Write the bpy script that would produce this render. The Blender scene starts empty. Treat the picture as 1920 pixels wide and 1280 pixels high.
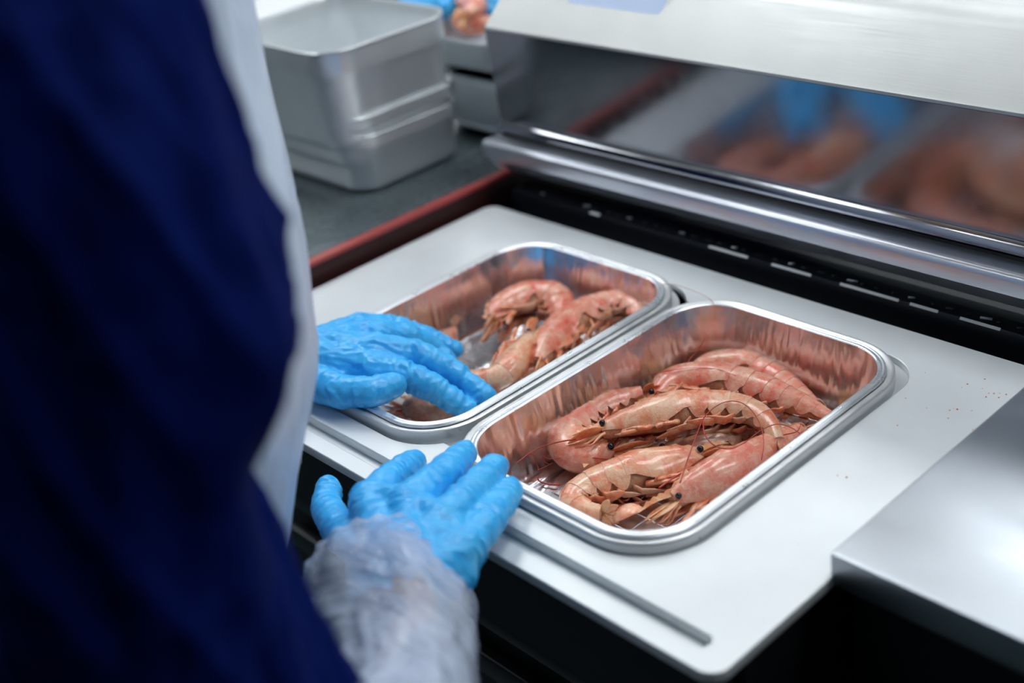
import bpy, math, random
import numpy as np
from mathutils import Vector, Matrix, noise
random.seed(7)
PI = math.pi
# ------------------------------------------------------------------ units
# one unit (u) = 1.18 cm; plate top is z = 0 u and stands 0.94 m above the floor
S = 0.0118
ZT = 0.94
def W(p): return Vector((p[0]*S, p[1]*S, p[2]*S + ZT))
# ------------------------------------------------------------------ camera
F = 2404.743
CAM = np.array([43.51041215, -31.04140328, 34.85298283])
RC = np.array([[0.6808179040735196, 0.7218535433844226, -0.1241549169235493],
               [0.2743290922024516, -0.40846801230762386, -0.87057304810845],
               [-0.6791395516860425, 0.5586424123039821, -0.4761177632801248]])
cd = bpy.data.cameras.new('camera'); cam = bpy.data.objects.new('camera', cd)
bpy.context.scene.collection.objects.link(cam)
m = Matrix((( RC[0][0], -RC[1][0], -RC[2][0], 0), (RC[0][1], -RC[1][1], -RC[2][1], 0),
            (RC[0][2], -RC[1][2], -RC[2][2], 0), (0, 0, 0, 1)))
m.translation = W(CAM); cam.matrix_world = m
cd.sensor_width = 36; cd.lens = 36*F/1920; cd.clip_start = .02; cd.clip_end = 50
cd.dof.use_dof = True; cd.dof.focus_distance = 65*S; cd.dof.aperture_fstop = 3.6; cd.dof.aperture_blades = 0
sc = bpy.context.scene; sc.camera = cam
sc.view_settings.view_transform = 'Standard'; sc.view_settings.look = 'None'
sc.view_settings.gamma = 1; sc.view_settings.use_curve_mapping = False
sc.view_settings.exposure = 0.0
wd = bpy.data.worlds.new('world'); sc.world = wd; wd.use_nodes = True
wd.node_tree.nodes['Background'].inputs[0].default_value = (.75, .85, 1, 1)
wd.node_tree.nodes['Background'].inputs[1].default_value = .1
LAMP = 15.5          # strength of the ceiling lamp panels

def ray(x, y): return RC.T @ np.array([(x-960)/F, (y-640)/F, 1.0])
def at(x, y, z=0.0):
    d = ray(x, y); return CAM + d*((z-CAM[2])/d[2])
def atd(x, y, D): return CAM + ray(x, y)*D
def aty(x, y, Y):
    d = ray(x, y); return CAM + d*((Y-CAM[1])/d[1])
# ------------------------------------------------------------------ materials
def mat(name, col, rough=.5, metal=0., **k):
    M = bpy.data.materials.new(name); M.use_nodes = True
    b = M.node_tree.nodes['Principled BSDF']
    b.inputs['Base Color'].default_value = (*col, 1); b.inputs['Roughness'].default_value = rough
    b.inputs['Metallic'].default_value = metal
    for n, v in k.items(): b.inputs[n.replace('_', ' ')].default_value = v
    return M
def nd(M, t, **k):
    n = M.node_tree.nodes.new(t)
    for a, v in k.items():
        if a in n.inputs: n.inputs[a].default_value = v
        else: setattr(n, a, v)
    return n
def lk(M, a, b): M.node_tree.links.new(a, b)
def coords(M, scale=(1, 1, 1), rnd=False):
    tc = nd(M, 'ShaderNodeTexCoord'); mp = nd(M, 'ShaderNodeMapping'); mp.inputs['Scale'].default_value = scale
    lk(M, tc.outputs['Object'], mp.inputs['Vector'])
    if rnd:
        oi = nd(M, 'ShaderNodeObjectInfo'); mu = nd(M, 'ShaderNodeMath', operation='MULTIPLY'); mu.inputs[1].default_value = 9
        lk(M, oi.outputs['Random'], mu.inputs[0]); lk(M, mu.outputs[0], mp.inputs['Location'])
    return mp.outputs[0]
def noi(M, vec, scale, detail=4, rough=.5, dist=0):
    n = nd(M, 'ShaderNodeTexNoise'); n.inputs['Scale'].default_value = scale; n.inputs['Detail'].default_value = detail
    n.inputs['Roughness'].default_value = rough; n.inputs['Distortion'].default_value = dist; lk(M, vec, n.inputs['Vector'])
    return n.outputs['Fac']
def ramp(M, fac, stops):
    r = nd(M, 'ShaderNodeValToRGB'); e = r.color_ramp.elements
    while len(e) < len(stops): e.new(.5)
    for i, (p, c) in enumerate(stops):
        e[i].position = p; e[i].color = (*c, 1) if len(c) == 3 else c
    lk(M, fac, r.inputs[0]); return r.outputs[0]
def bump(M, h, dist, strength=1., prev=None):
    b = nd(M, 'ShaderNodeBump'); b.inputs['Strength'].default_value = strength; b.inputs['Distance'].default_value = dist
    lk(M, h, b.inputs['Height'])
    if prev: lk(M, prev, b.inputs['Normal'])
    return b.outputs[0]
def B(M): return M.node_tree.nodes['Principled BSDF']
def g(v): return (v, v, v)

def steel(name, col, rough, metal=1., streak=(1, 1, 1), amt=.12, sc_=30, spots=0, bp=.2):
    M = mat(name, col, rough, metal); v = coords(M, streak)
    f = noi(M, v, sc_, 6, .6)
    lo, hi = max(rough-amt, .03), rough+amt
    r = ramp(M, f, [(.3, g(lo)), (.7, g(hi))]); lk(M, r, B(M).inputs['Roughness'])
    f2 = noi(M, coords(M), 12, 3)
    c = ramp(M, f2, [(.3, tuple(x*.9 for x in col)), (.7, col)])
    if spots:
        f3 = noi(M, coords(M), 160, 2, .5); k = ramp(M, f3, [(.72, g(0)), (.80, g(.8))])
        mx = nd(M, 'ShaderNodeMix', data_type='RGBA'); lk(M, k, mx.inputs[0]); lk(M, c, mx.inputs[6]); mx.inputs[7].default_value = (.28, .19, .13, 1)
        c = mx.outputs[2]
    lk(M, c, B(M).inputs['Base Color'])
    if bp: lk(M, bump(M, f, .0002, bp), B(M).inputs['Normal'])
    return M
M_PLATE = steel('plate steel', (.72, .76, .78), .42, .35, (1, 1, 1), .05, 60, bp=0)
M_RING = steel('frame steel', (.66, .68, .69), .36, .55, (1, 1, 1), .08, 90, spots=1, bp=0)
M_TRAY = steel('aluminium foil', (.80, .78, .80), .21, 1., (1, 1, 1), .05, 300, bp=0)
M_FLANGE = steel('flange aluminium', (.80, .84, .88), .30, .75, (1, 1, 1), .05, 100, bp=0)
M_MIRROR = steel('polished steel', (.32, .33, .36), .14, 1., (1, 1, 1), .03, 60, bp=0)
M_LID = steel('lid steel', (.55, .57, .56), .45, .5, (1, 40, 1), .08, 20)
M_BAR = steel('bar steel', (.62, .65, .72), .30, .85, (1, 1, 1), .02, 20, bp=0)
M_COVER = steel('brushed steel', (.52, .56, .60), .36, 1., (1, 3, 1), .06, 10, bp=.05)
M_CAN = steel('container aluminium', (.82, .86, .88), .36, .6, (1, 1, .1), .06, 60, bp=0)
M_BLACK = mat('black machine paint', (.004, .005, .008), .5)
M_DARK = mat('dark rubber', (.008, .010, .015), .35)
M_COUNTER = steel('dark counter top', (.10, .13, .14), .28, .3, (1, 1, 1), .08, 40)
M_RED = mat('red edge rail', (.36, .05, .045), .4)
M_RED_SHADE = mat('shaded rail side', (.035, .004, .004), .5)  # rail red darkened: the shade on its side is put into the colour
M_FLOOR = mat('green floor', (.01, .035, .032), .45)
M_WALL = mat('wall paint', (.28, .32, .35), .6)
M_CEIL = mat('ceiling paint', (.35, .37, .38), .7)
M_WALLD = mat('dark panelled wall', (.03, .045, .07), .6)
M_WHITE = mat('white board', (.8, .82, .82), .4)
M_LABEL = mat('label', (.50, .62, .82), .35)
M_LABELINK = mat('label print', (.15, .25, .55), .4)
M_LAMP = mat('lamp panel', (1, 1, 1), .5); B(M_LAMP).inputs['Emission Color'].default_value = (.94, .975, 1, 1); B(M_LAMP).inputs['Emission Strength'].default_value = LAMP
M_SKIN = mat('skin', (.6, .38, .29), .5)
M_CAP = mat('cap cloth', (.75, .8, .82), .8)
M_TROUSER = mat('white trousers', (.6, .65, .7), .8)

M_GLOVE = mat('blue nitrile glove', (.015, .36, .82), .33, 0, Subsurface_Weight=.12, Subsurface_Scale=.004)
B(M_GLOVE).inputs['Subsurface Radius'].default_value = (.2, .6, 1)
_v = coords(M_GLOVE); _f = noi(M_GLOVE, _v, 70, 5, .6, 1.2)
lk(M_GLOVE, ramp(M_GLOVE, _f, [(.3, (.018, .38, .86)), (.7, (.075, .53, .97))]), B(M_GLOVE).inputs['Base Color'])  # deep end of the blue paints in the shade between the fingers
lk(M_GLOVE, bump(M_GLOVE, _f, .0014, .4), B(M_GLOVE).inputs['Normal'])

M_COAT = mat('royal blue coat cloth', (.0003, .0065, .085), .85, 0, Sheen_Weight=.0, Specular_IOR_Level=.08)
B(M_COAT).inputs['Sheen Tint'].default_value = (.1, .3, 1, 1)
_f = noi(M_COAT, coords(M_COAT, (1, 1, .35)), 9, 4, .6, .8)
lk(M_COAT, bump(M_COAT, _f, .02, .6), B(M_COAT).inputs['Normal'])

def film(name, col, alpha, rough, bsc, bdist):
    M = mat(name, col, rough, 0, Alpha=alpha, Subsurface_Weight=.0)
    B(M).inputs['Specular IOR Level'].default_value = .8
    f = noi(M, coords(M, (1, 1, .6)), bsc, 5, .6, 1.5)
    lk(M, bump(M, f, bdist, .8), B(M).inputs['Normal'])
    lk(M, ramp(M, f, [(.3, g(max(alpha-.22, .0))), (.7, g(min(alpha+.18, 1)))]), B(M).inputs['Alpha'])
    return M
M_FILM = film('clear plastic sleeve', (.66, .76, .95), .50, .14, 8, .03)
M_APRON = film('white plastic apron', (.66, .76, .92), .93, .4, 7, .012)

def shell_mat(name, a, b, c, rough=.33, sss=.25):
    M = mat(name, a, rough, 0, Subsurface_Weight=sss, Subsurface_Scale=.003, Coat_Weight=.5, Coat_Roughness=.16)
    B(M).inputs['Subsurface Radius'].default_value = (1, .4, .25)
    v = coords(M, rnd=True)
    f1 = noi(M, v, 75, 5, .62, .6); f2 = noi(M, v, 230, 4, .6)
    col = ramp(M, f1, [(.28, b), (.47, a), (.62, c), (.78, b)])
    mx = nd(M, 'ShaderNodeMix', data_type='RGBA')
    k = ramp(M, f2, [(.54, g(0)), (.74, g(.55))]); lk(M, k, mx.inputs[0]); lk(M, col, mx.inputs[6]); mx.inputs[7].default_value = (.90, .60, .48, 1)
    f4 = noi(M, v, 120, 4, .6); k2 = ramp(M, f4, [(.60, g(0)), (.72, g(.65))])
    mx2 = nd(M, 'ShaderNodeMix', data_type='RGBA'); lk(M, k2, mx2.inputs[0]); lk(M, mx.outputs[2], mx2.inputs[6]); mx2.inputs[7].default_value = (*b, 1)
    lk(M, mx2.outputs[2], B(M).inputs['Base Color'])
    f3 = noi(M, v, 900, 3, .6)
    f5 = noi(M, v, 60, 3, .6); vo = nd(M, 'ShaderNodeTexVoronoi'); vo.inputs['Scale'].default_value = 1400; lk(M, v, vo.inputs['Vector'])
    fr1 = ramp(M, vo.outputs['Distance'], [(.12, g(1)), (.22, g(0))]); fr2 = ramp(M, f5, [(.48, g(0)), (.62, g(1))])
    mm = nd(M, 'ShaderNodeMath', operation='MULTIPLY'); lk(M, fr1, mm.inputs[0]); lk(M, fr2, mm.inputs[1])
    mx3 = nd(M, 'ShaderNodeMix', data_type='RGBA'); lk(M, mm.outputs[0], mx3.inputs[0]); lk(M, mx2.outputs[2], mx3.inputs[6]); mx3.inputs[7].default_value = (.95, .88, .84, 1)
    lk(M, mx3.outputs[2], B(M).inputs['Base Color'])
    n1 = bump(M, f1, .0012, .6); n2 = bump(M, f3, .00035, .7, n1)
    lk(M, n2, B(M).inputs['Normal'])
    lk(M, ramp(M, f2, [(.35, g(.22)), (.7, g(.5))]), B(M).inputs['Roughness'])
    return M
M_SHELL = {
 'pink':  shell_mat('pink shrimp shell', (.78, .24, .15), (.74, .085, .04), (.84, .42, .29)),
 'cream': shell_mat('cream shrimp shell', (.82, .33, .18), (.74, .13, .06), (.88, .52, .34)),
 'brown': shell_mat('brownish shrimp shell', (.46, .20, .12), (.36, .08, .04), (.58, .32, .19)),
}
M_FLESH = shell_mat('shrimp flesh', (.55, .23, .12), (.38, .09, .04), (.64, .38, .23), .3)
M_LEG = shell_mat('shrimp leg', (.72, .23, .10), (.58, .085, .035), (.80, .40, .22), .3, .3)
M_ORANGE = shell_mat('orange shrimp scale', (.80, .34, .14), (.72, .17, .06), (.84, .52, .30), .3, .3)
M_EYE = mat('shrimp eye', (.004, .005, .010), .12)
M_FEELER = mat('red feeler', (.42, .03, .02), .35)

# ------------------------------------------------------------------ geometry helpers
COL = bpy.context.scene.collection
def mk(name, V, Fc, material, parent=None, smooth=True, loc=None):
    """one mesh object; V in u, world frame"""
    base = parent.matrix_basis.translation if parent is not None and parent.parent is None else None
    me = bpy.data.meshes.new(name)
    o = bpy.data.objects.new(name, me); COL.objects.link(o)
    V = np.asarray(V, float)
    if parent is None:
        org = np.array(loc if loc is not None else [0, 0, 0], float)
        o.location = W(org)
    else:
        org = np.array(parent['_org']); o.parent = parent
    o['_org'] = [float(a) for a in org]
    VV = (V-org)*S
    me.from_pydata(VV.tolist(), [], [list(f) for f in Fc]); me.update()
    if smooth: me.polygons.foreach_set('use_smooth', [True]*len(me.polygons))
    if material: me.materials.append(material)
    return o
def empty(name, org):
    o = bpy.data.objects.new(name, None); COL.objects.link(o); o.location = W(org); o['_org'] = [float(a) for a in org]
    o.empty_display_size = .02
    return o
def tag(o, label=None, cat=None, group=None, kind=None):
    for k, v in (('label', label), ('category', cat), ('group', group), ('kind', kind)):
        if v: o[k] = v
    return o
def autosmooth(o, ang=35):
    me = o.data
    import bmesh
    bm = bmesh.new(); bm.from_mesh(me)
    for e in bm.edges:
        e.smooth = not (len(e.link_faces) == 2 and e.calc_face_angle(0) > math.radians(ang))
    bm.to_mesh(me); bm.free()
    return o
class G:
    def __init__(s): s.V = []; s.F = []
    def add(s, V, F_):
        n = len(s.V); s.V += [tuple(v) for v in V]; s.F += [tuple(i+n for i in f) for f in F_]; return s
    def box(s, x0, x1, y0, y1, z0, z1, b=0.):
        if b <= 0:
            V = [(x, y, z) for z in (z0, z1) for y in (y0, y1) for x in (x0, x1)]
            return s.add(V, [(0, 2, 3, 1), (4, 5, 7, 6), (0, 1, 5, 4), (2, 6, 7, 3), (0, 4, 6, 2), (1, 3, 7, 5)])
        rings = []
        for z, i in ((z0, b), (z0+b*.3, b*.3), (z0+b, 0), (z1-b, 0), (z1-b*.3, b*.3), (z1, b)):
            rings.append([(p[0], p[1], z) for p in rrect(x0+i, x1-i, y0+i, y1-i, b, 4)])
        return s.loft(rings, True, True)
    def loft(s, rings, cap0=False, cap1=False, closed=True):
        n = len(rings[0]); V = [p for r in rings for p in r]; Fc = []
        for i in range(len(rings)-1):
            for j in range(n if closed else n-1):
                k = (j+1) % n
                Fc.append((i*n+j, i*n+k, (i+1)*n+k, (i+1)*n+j))
        if cap0: Fc.append(tuple(range(n))[::-1])
        if cap1: Fc.append(tuple((len(rings)-1)*n+j for j in range(n)))
        return s.add(V, Fc)
    def tube(s, P, R, n=8, flat=1., up=(0, 0, 1)):
        P = np.asarray(P, float); N = len(P)
        R = [R]*N if np.isscalar(R) else R
        u = np.asarray(up, float); rings = []
        for i in range(N):
            t = P[min(i+1, N-1)]-P[max(i-1, 0)]; t = t/(np.linalg.norm(t)+1e-9)
            a = u-t*np.dot(u, t)
            if np.linalg.norm(a) < 1e-3: a = np.cross(t, [1, 0, .3])
            a /= np.linalg.norm(a); b = np.cross(t, a); u = a
            rings.append([P[i]+(a*math.cos(q)*flat+b*math.sin(q))*R[i] for q in np.linspace(0, 2*PI, n, endpoint=False)])
        return s.loft(rings, True, True)
    def sphere(s, c, r, n=12, m_=8, sc_=(1, 1, 1)):
        V = []; Fc = []
        for i in range(m_+1):
            for j in range(n):
                a = PI*i/m_; q = 2*PI*j/n
                V.append((c[0]+r*sc_[0]*math.sin(a)*math.cos(q), c[1]+r*sc_[1]*math.sin(a)*math.sin(q), c[2]+r*sc_[2]*math.cos(a)))
        for i in range(m_):
            for j in range(n):
                k = (j+1) % n; Fc.append((i*n+j, (i+1)*n+j, (i+1)*n+k, i*n+k))
        return s.add(V, Fc)
    def obj(s, name, material, parent=None, smooth=True, sharp=None, loc=None):
        o = mk(name, s.V, s.F, material, parent, smooth, loc)
        if sharp: autosmooth(o, sharp)
        return o
def rrect4(x0, x1, y0, y1, rs, n=14):
    P = []
    for (cx, cy, a0, r) in ((x1-rs[0], y1-rs[0], 0, rs[0]), (x0+rs[1], y1-rs[1], 90, rs[1]), (x0+rs[2], y0+rs[2], 180, rs[2]), (x1-rs[3], y0+rs[3], 270, rs[3])):
        for k in range(n+1):
            a = math.radians(a0+90*k/n); P.append((cx+r*math.cos(a), cy+r*math.sin(a)))
    return P
def rrect(x0, x1, y0, y1, r, n=8, m_=0):
    """counter clockwise rounded rectangle; m_ extra points along each straight side"""
    P = []
    cs = [(x1-r, y1-r, 0), (x0+r, y1-r, 90), (x0+r, y0+r, 180), (x1-r, y0+r, 270)]
    for i, (cx, cy, a0) in enumerate(cs):
        for k in range(n+1):
            a = math.radians(a0+90*k/n); P.append((cx+r*math.cos(a), cy+r*math.sin(a)))
        if m_:
            nx = cs[(i+1) % 4]; a = math.radians(nx[2]); q = (nx[0]+r*math.cos(a), nx[1]+r*math.sin(a)); p = P[-1]
            for k in range(1, m_): P.append((p[0]+(q[0]-p[0])*k/m_, p[1]+(q[1]-p[1])*k/m_))
    return P
def cr(P, n):
    """catmull-rom through P, n samples evenly by arc length; also returns key params 0..1"""
    P = np.asarray(P, float); K = len(P)
    E = np.vstack([2*P[0]-P[1], P, 2*P[-1]-P[-2]]); out = []; kk = []
    for i in range(K-1):
        p0, p1, p2, p3 = E[i:i+4]
        for t in np.linspace(0, 1, 24, endpoint=False):
            out.append(.5*((2*p1)+(-p0+p2)*t+(2*p0-5*p1+4*p2-p3)*t*t+(-p0+3*p1-3*p2+p3)*t**3)); kk.append(i+t)
    out.append(P[-1]); kk.append(K-1)
    out = np.array(out); d = np.r_[0, np.cumsum(np.linalg.norm(np.diff(out[:, :3], axis=0), axis=1))]
    L = d[-1]; s = np.linspace(0, L, n)
    R = np.stack([np.interp(s, d, out[:, j]) for j in range(out.shape[1])], 1)
    return R, np.interp(s, d, kk), L
def plate_from_outlines(name, outlines, z0, z1, bev, material, parent=None):
    """flat plate with holes through a filled 2D curve"""
    cu = bpy.data.curves.new(name, 'CURVE'); cu.dimensions = '2D'; cu.fill_mode = 'BOTH'
    h = (z1-z0)/2*S; cu.extrude = h-bev*S; cu.bevel_depth = bev*S; cu.bevel_resolution = 1; cu.offset = -bev*S
    for ol in outlines:
        sp = cu.splines.new('POLY'); sp.points.add(len(ol)-1); sp.use_cyclic_u = True
        for i, (x, y) in enumerate(ol): sp.points[i].co = (x*S, y*S, 0, 1)
    t = bpy.data.objects.new('tmp', cu); COL.objects.link(t)
    dg = bpy.context.evaluated_depsgraph_get(); me = bpy.data.meshes.new_from_object(t.evaluated_get(dg))
    bpy.data.objects.remove(t)
    org = np.array(parent['_org']) if parent else np.zeros(3)
    zc = (z0+z1)/2
    me.transform(Matrix.Translation(Vector(((0-org[0])*S, (0-org[1])*S, (zc-org[2])*S))))
    me.name = name; me.materials.clear(); me.materials.append(material)
    o = bpy.data.objects.new(name, me); COL.objects.link(o); o['_org'] = [float(a) for a in org]
    if parent: o.parent = parent
    else: o.location = W((0, 0, 0))
    return o
def remesh(g_, voxel, smooth=6):
    """fuse the shells of g_ into one continuous surface; returns V (u), F"""
    me = bpy.data.meshes.new('t'); me.from_pydata([tuple(v) for v in g_.V], [], g_.F); me.update()
    o = bpy.data.objects.new('t', me); COL.objects.link(o)
    r = o.modifiers.new('r', 'REMESH'); r.mode = 'VOXEL'; r.voxel_size = voxel
    if smooth:
        s_ = o.modifiers.new('s', 'SMOOTH'); s_.iterations = smooth; s_.factor = .5
    dg = bpy.context.evaluated_depsgraph_get(); e = o.evaluated_get(dg); m2 = e.to_mesh()
    V = np.zeros(len(m2.vertices)*3); m2.vertices.foreach_get('co', V); V = V.reshape(-1, 3)
    N = np.zeros(len(m2.vertices)*3); m2.vertices.foreach_get('normal', N); N = N.reshape(-1, 3)
    Fc = [tuple(p.vertices) for p in m2.polygons]
    e.to_mesh_clear(); bpy.data.objects.remove(o)
    return V, Fc, N
def blobs(g_, P, R, step=.35, sc_=(1, 1, 1)):
    """row of overlapping spheres along the polyline P with radii R"""
    P = np.asarray(P, float)
    for i in range(len(P)-1):
        L = np.linalg.norm(P[i+1]-P[i]); n = max(1, int(L/(step*max(R[i], .01))))
        for k in range(n+1):
            t = k/n; g_.sphere(P[i]*(1-t)+P[i+1]*t, R[i]*(1-t)+R[i+1]*t, 14, 9, sc_)
    return g_
nz = lambda x, y, z: noise.noise(Vector((x, y, z)))

# ------------------------------------------------------------------ the room
ZF = -ZT/S
RX0, RX1, RY0, RY1, ZC = -260, 230, -200, 260, 150
def st(name, x0, x1, y0, y1, z0, z1, m_):
    return tag(G().box(x0, x1, y0, y1, z0, z1).obj(name, m_, None, False), kind='structure')
st('floor', RX0, RX1, RY0, RY1, ZF-5, ZF, M_FLOOR)
st('ceiling', RX0, RX1, RY0, RY1, ZC, ZC+5, M_CEIL)
st('wall_left', RX0-5, RX0, RY0, RY1, ZF, ZC, M_WALL)
st('wall_right', RX1, RX1+5, RY0, RY1, ZF, ZC, M_WALL)
st('wall_back', RX0, RX1, RY1, RY1+5, ZF, ZC, M_WALL)
st('wall_front', RX0, RX1, RY0-5, RY0, ZF, ZC, M_WALLD)
n_ = 0
for ix, x in enumerate((-195, -90, 15, 120)):
    for iy, y in enumerate((-80, 55, 190)):
        if x > 0 and y < 0: continue
        c = empty('ceiling_light', (x, y, ZC))
        row = ('row over the workers', 'row behind the machine', 'farthest row')[iy]
        cl = ('leftmost', 'second from left', 'second from right', 'rightmost')[ix]
        tag(c, 'white ceiling lamp panel, %s in the %s' % (cl, row), 'lamp', 'ceiling lamp panels')
        G().box(x-18, x+18, y-32, y+32, ZC-2.5, ZC-.05, .5).obj('lamp_housing', M_CEIL, c, False)
        G().box(x-16, x+16, y-30, y+30, ZC-3, ZC-2.45).obj('diffuser', M_LAMP, c, False)

# ------------------------------------------------------------------ sealing machine
TW, TL, TR = 13.0, 19.25, 2.86            # tray opening
T1, T2 = (-14.8, .1), (0.0, 0.0)
mach = tag(empty('sealing_machine', (0, 20, ZF)), 'large steel tray sealing machine with raised lid, holding the two shrimp trays', 'machine')
def plate_outline():
    x0, x1, y0, y1 = -22.3, 19.55, -3.92, 23.0
    P = []
    r = .9
    for cx, cy, a0 in ((x1-r, y1-r, 0), (x0+r, y1-r, 90)):
        for k in range(9):
            a = math.radians(a0+90*k/8); P.append((cx+r*math.cos(a), cy+r*math.sin(a)))
    P += [(x0, -3.15), (-9.2, -3.15), (-8.75, -3.4), (-8.6, y0)]
    for k in range(9):
        a = math.radians(270+90*k/8); P.append((x1-r+r*math.cos(a), y0+r+r*math.sin(a)))
    return P
xm = -.9
c1 = rrect4(T1[0]-.85, T1[0]+TW+1.2, T1[1]-.95, T1[1]+TL+.95, (TR-.1, TR+.9, TR+.9, TR+.9))
c2 = rrect4(T2[0]-1.2, T2[0]+TW+.98, T2[1]-.84, T2[1]+TL+.95, (TR-.3, TR+.9, TR+.9, TR+.85))
# union of the two cut-outs, with short blunt tongues left between the trays at the front and the back
def arc_sel(P, left):
    Q = [p for p in P if (p[0] < xm-.28 if left else p[0] > xm+.28)]
    return Q
a1 = arc_sel(c1, True); a2 = arc_sel(c2, False)
cx1, cy1 = T1[0]+TW/2, TL/2; cx2 = T2[0]+TW/2
a1.sort(key=lambda p: (math.atan2(p[1]-cy1, p[0]-cx1) % (2*PI)))
a2.sort(key=lambda p: ((math.atan2(p[1]-cy1, p[0]-cx2)+PI) % (2*PI)))
hole = a1+a2
slot = rrect(-21.6, 18.15, -2.95, -2.12, .36, 6)
plate_from_outlines('top_plate', [plate_outline(), hole, slot], -.55, 0, .05, M_PLATE, mach)
# recessed floors under the cut-outs and under the slot
g_ = G().box(-21.9, 18.4, -3.2, -1.9, -.75, -.56)
g_.obj('channel_floor', M_PLATE, mach, False)
def ring_loft(T, prof, n=12, m_=10):
    rings = []
    for o_, z in prof:
        rings.append([(x, y, z) for x, y in rrect(T[0]-o_, T[0]+TW+o_, T[1]-o_, T[1]+TL+o_, TR+o_, n, m_)])
    return rings
for T in (T1, T2):
    # raised carrier frame round each tray: outer wall, rounded top bead, inner wall going down
    pr = [(.24, -4.0), (.26, .28), (.33, .40), (.42, .43), (.50, .47), (.60, .52), (.70, .52), (.77, .46), (.80, .38), (.80, -.35), (1.9 if T is T2 else 1.2, -.36)]
    if T is T1: pr = [(a if a < .8 else a-.04, b) for a, b in pr]
    rr_ = ring_loft(T, pr)
    if True:
        # keep the flange of one frame out of the other
        rr_[-1] = [((max(x, -.88) if T is T2 else min(x, -.92)), y, z) for x, y, z in rr_[-1]]
    G().loft(rr_).obj('tray_frame', M_RING, mach, True, 50)
# small perforated tear line round the back right corner of the right tray frame
# right hand cover box, side walls, rear dark bed
cv = G()
cv.box(19.35, 62, 3.75, 24.0, -.55, 1.1, .12)
cv.obj('side_cover', M_COVER, mach, True, 30)
G().box(19.9, 61, 4.6, 23.5, -7, -.56).obj('cover_skirt', M_BLACK, mach, False)
body = G()
body.box(-21.5, 60, 1.2, 60, ZF+9, -8.0)
body.obj('machine_body', M_BLACK, mach, False)
G().box(-21.7, -21.2, -2.6, 22.6, -8, -.8).obj('side_panel', M_BLACK, mach, False)
G().box(18.2, 18.7, -1.0, 22.6, -8, -.8).obj('side_panel', M_BLACK, mach, False)
G().box(-21.2, 18.2, -1.4, -1.0, -8, -.76).obj('front_panel', M_BLACK, mach, False)
G().box(-21.2, 18.2, 22.2, 22.6, -8, -.6).obj('rear_panel', M_BLACK, mach, False)
G().box(-20, 40, -.6, .1, -10.2, -9.0, .2).obj('front_rail', M_DARK, mach)
G().box(-20, 40, .2, 1.0, -15.2, -13.6, .2).obj('front_rail', M_DARK, mach)
for x in (-19, 50):
    for y in (4, 54): G().box(x, x+4, y, y+4, ZF, ZF+9.2, .4).obj('foot', M_DARK, mach)
# black bracket seen at the left below the front lip
G().box(-12.5, -9.0, -5.2, -3.35, -2.2, -.2, .1).obj('bracket', M_DARK, mach, True, 30)
G().box(-12.6, -9.6, -5.3, -5.1, -.5, -.1, .05).obj('bracket_edge', M_BAR, mach, True, 30)
# dark bed behind the plate; white pieces on its step painted as dashed glints
G().box(-22.5, 60, 23.15, 27.2, -4, -1.6).obj('rear_bed', M_BLACK, mach, False)
G().box(-22.5, 60, 25.1, 27.2, -1.6, .35, .1).obj('rear_bed_step', M_DARK, mach, True, 30)
xs = [(-14.5, -13.6), (-4.2, -1.2), (.6, 3.4), (5.4, 9.2), (9.9, 11.6), (12.9, 15.2), (-12, -6.5)]
glint_geo = G()
for a, b in xs[:-1]:
    G().add([(a, 25.0, .27), (b, 25.0, .27), (b, 25.12, .39), (a, 25.12, .39), (a, 25.12, .27), (b, 25.12, .27)], [(0, 1, 2, 3), (0, 3, 4), (1, 5, 2), (3, 2, 5, 4), (0, 4, 5, 1)]).obj('painted_glint', M_WHITE, mach, False)
for k in range(40):
    x = -20+k*1.05+random.random()*.5
    G().tube([(x, 25.6, .38), (x+.25+random.random()*.4, 25.7, .4)], .04+.04*random.random(), 6).obj('grime_fleck', M_DARK if k % 4 else M_RING, mach)

# lid ------------------------------------------------------------
LX0, LX1 = -23.55, 62
lid = tag(mk('lid', [(LX0+.5, 26.3, 5), (LX0+.5, 44, 5), (LX0+.5, 44, 12), (LX0+.5, 30, 12), (LX1, 26.3, 5), (LX1, 44, 5), (LX1, 44, 12), (LX1, 30, 12)],
     [(0, 1, 2, 3), (4, 7, 6, 5), (0, 4, 5, 1), (1, 5, 6, 2), (2, 6, 7, 3), (3, 7, 4, 0)], M_BLACK, mach, False))
def extr(prof, x0, x1, name, m_, parent, sharp=None, nx=2):
    g2 = G(); rings = [[(x, y, z) for y, z in prof] for x in np.linspace(x0, x1, nx)]
    g2.loft(rings, True, True); return g2.obj(name, m_, parent, True, sharp or 30)
extr([(26.0, 5.15), (25.82, 5.0), (25.68, 4.8), (25.62, 4.6), (25.66, 4.45), (25.8, 4.38), (26.35, 4.35), (26.0, 11.8), (25.63, 11.75)], LX0, LX1, 'front_panel', M_MIRROR, lid)
extr([(25.61, 11.78), (25.64, 11.95), (25.85, 12.1), (29.0, 14.8), (29.6, 15.15), (30.4, 15.3), (46, 16.5), (46, 5), (45.5, 5), (45.5, 16), (30.4, 14.9), (29.1, 14.3), (26.35, 11.78)], LX0, LX1, 'top_panel', M_LID, lid)
extr([(26.4, 4.4), (45.5, 4.4), (45.5, 16.0), (30.4, 14.9), (29.1, 14.3), (26.4, 11.9)], LX0+.02, LX0+.3, 'end_panel', M_LID, lid)
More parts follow.
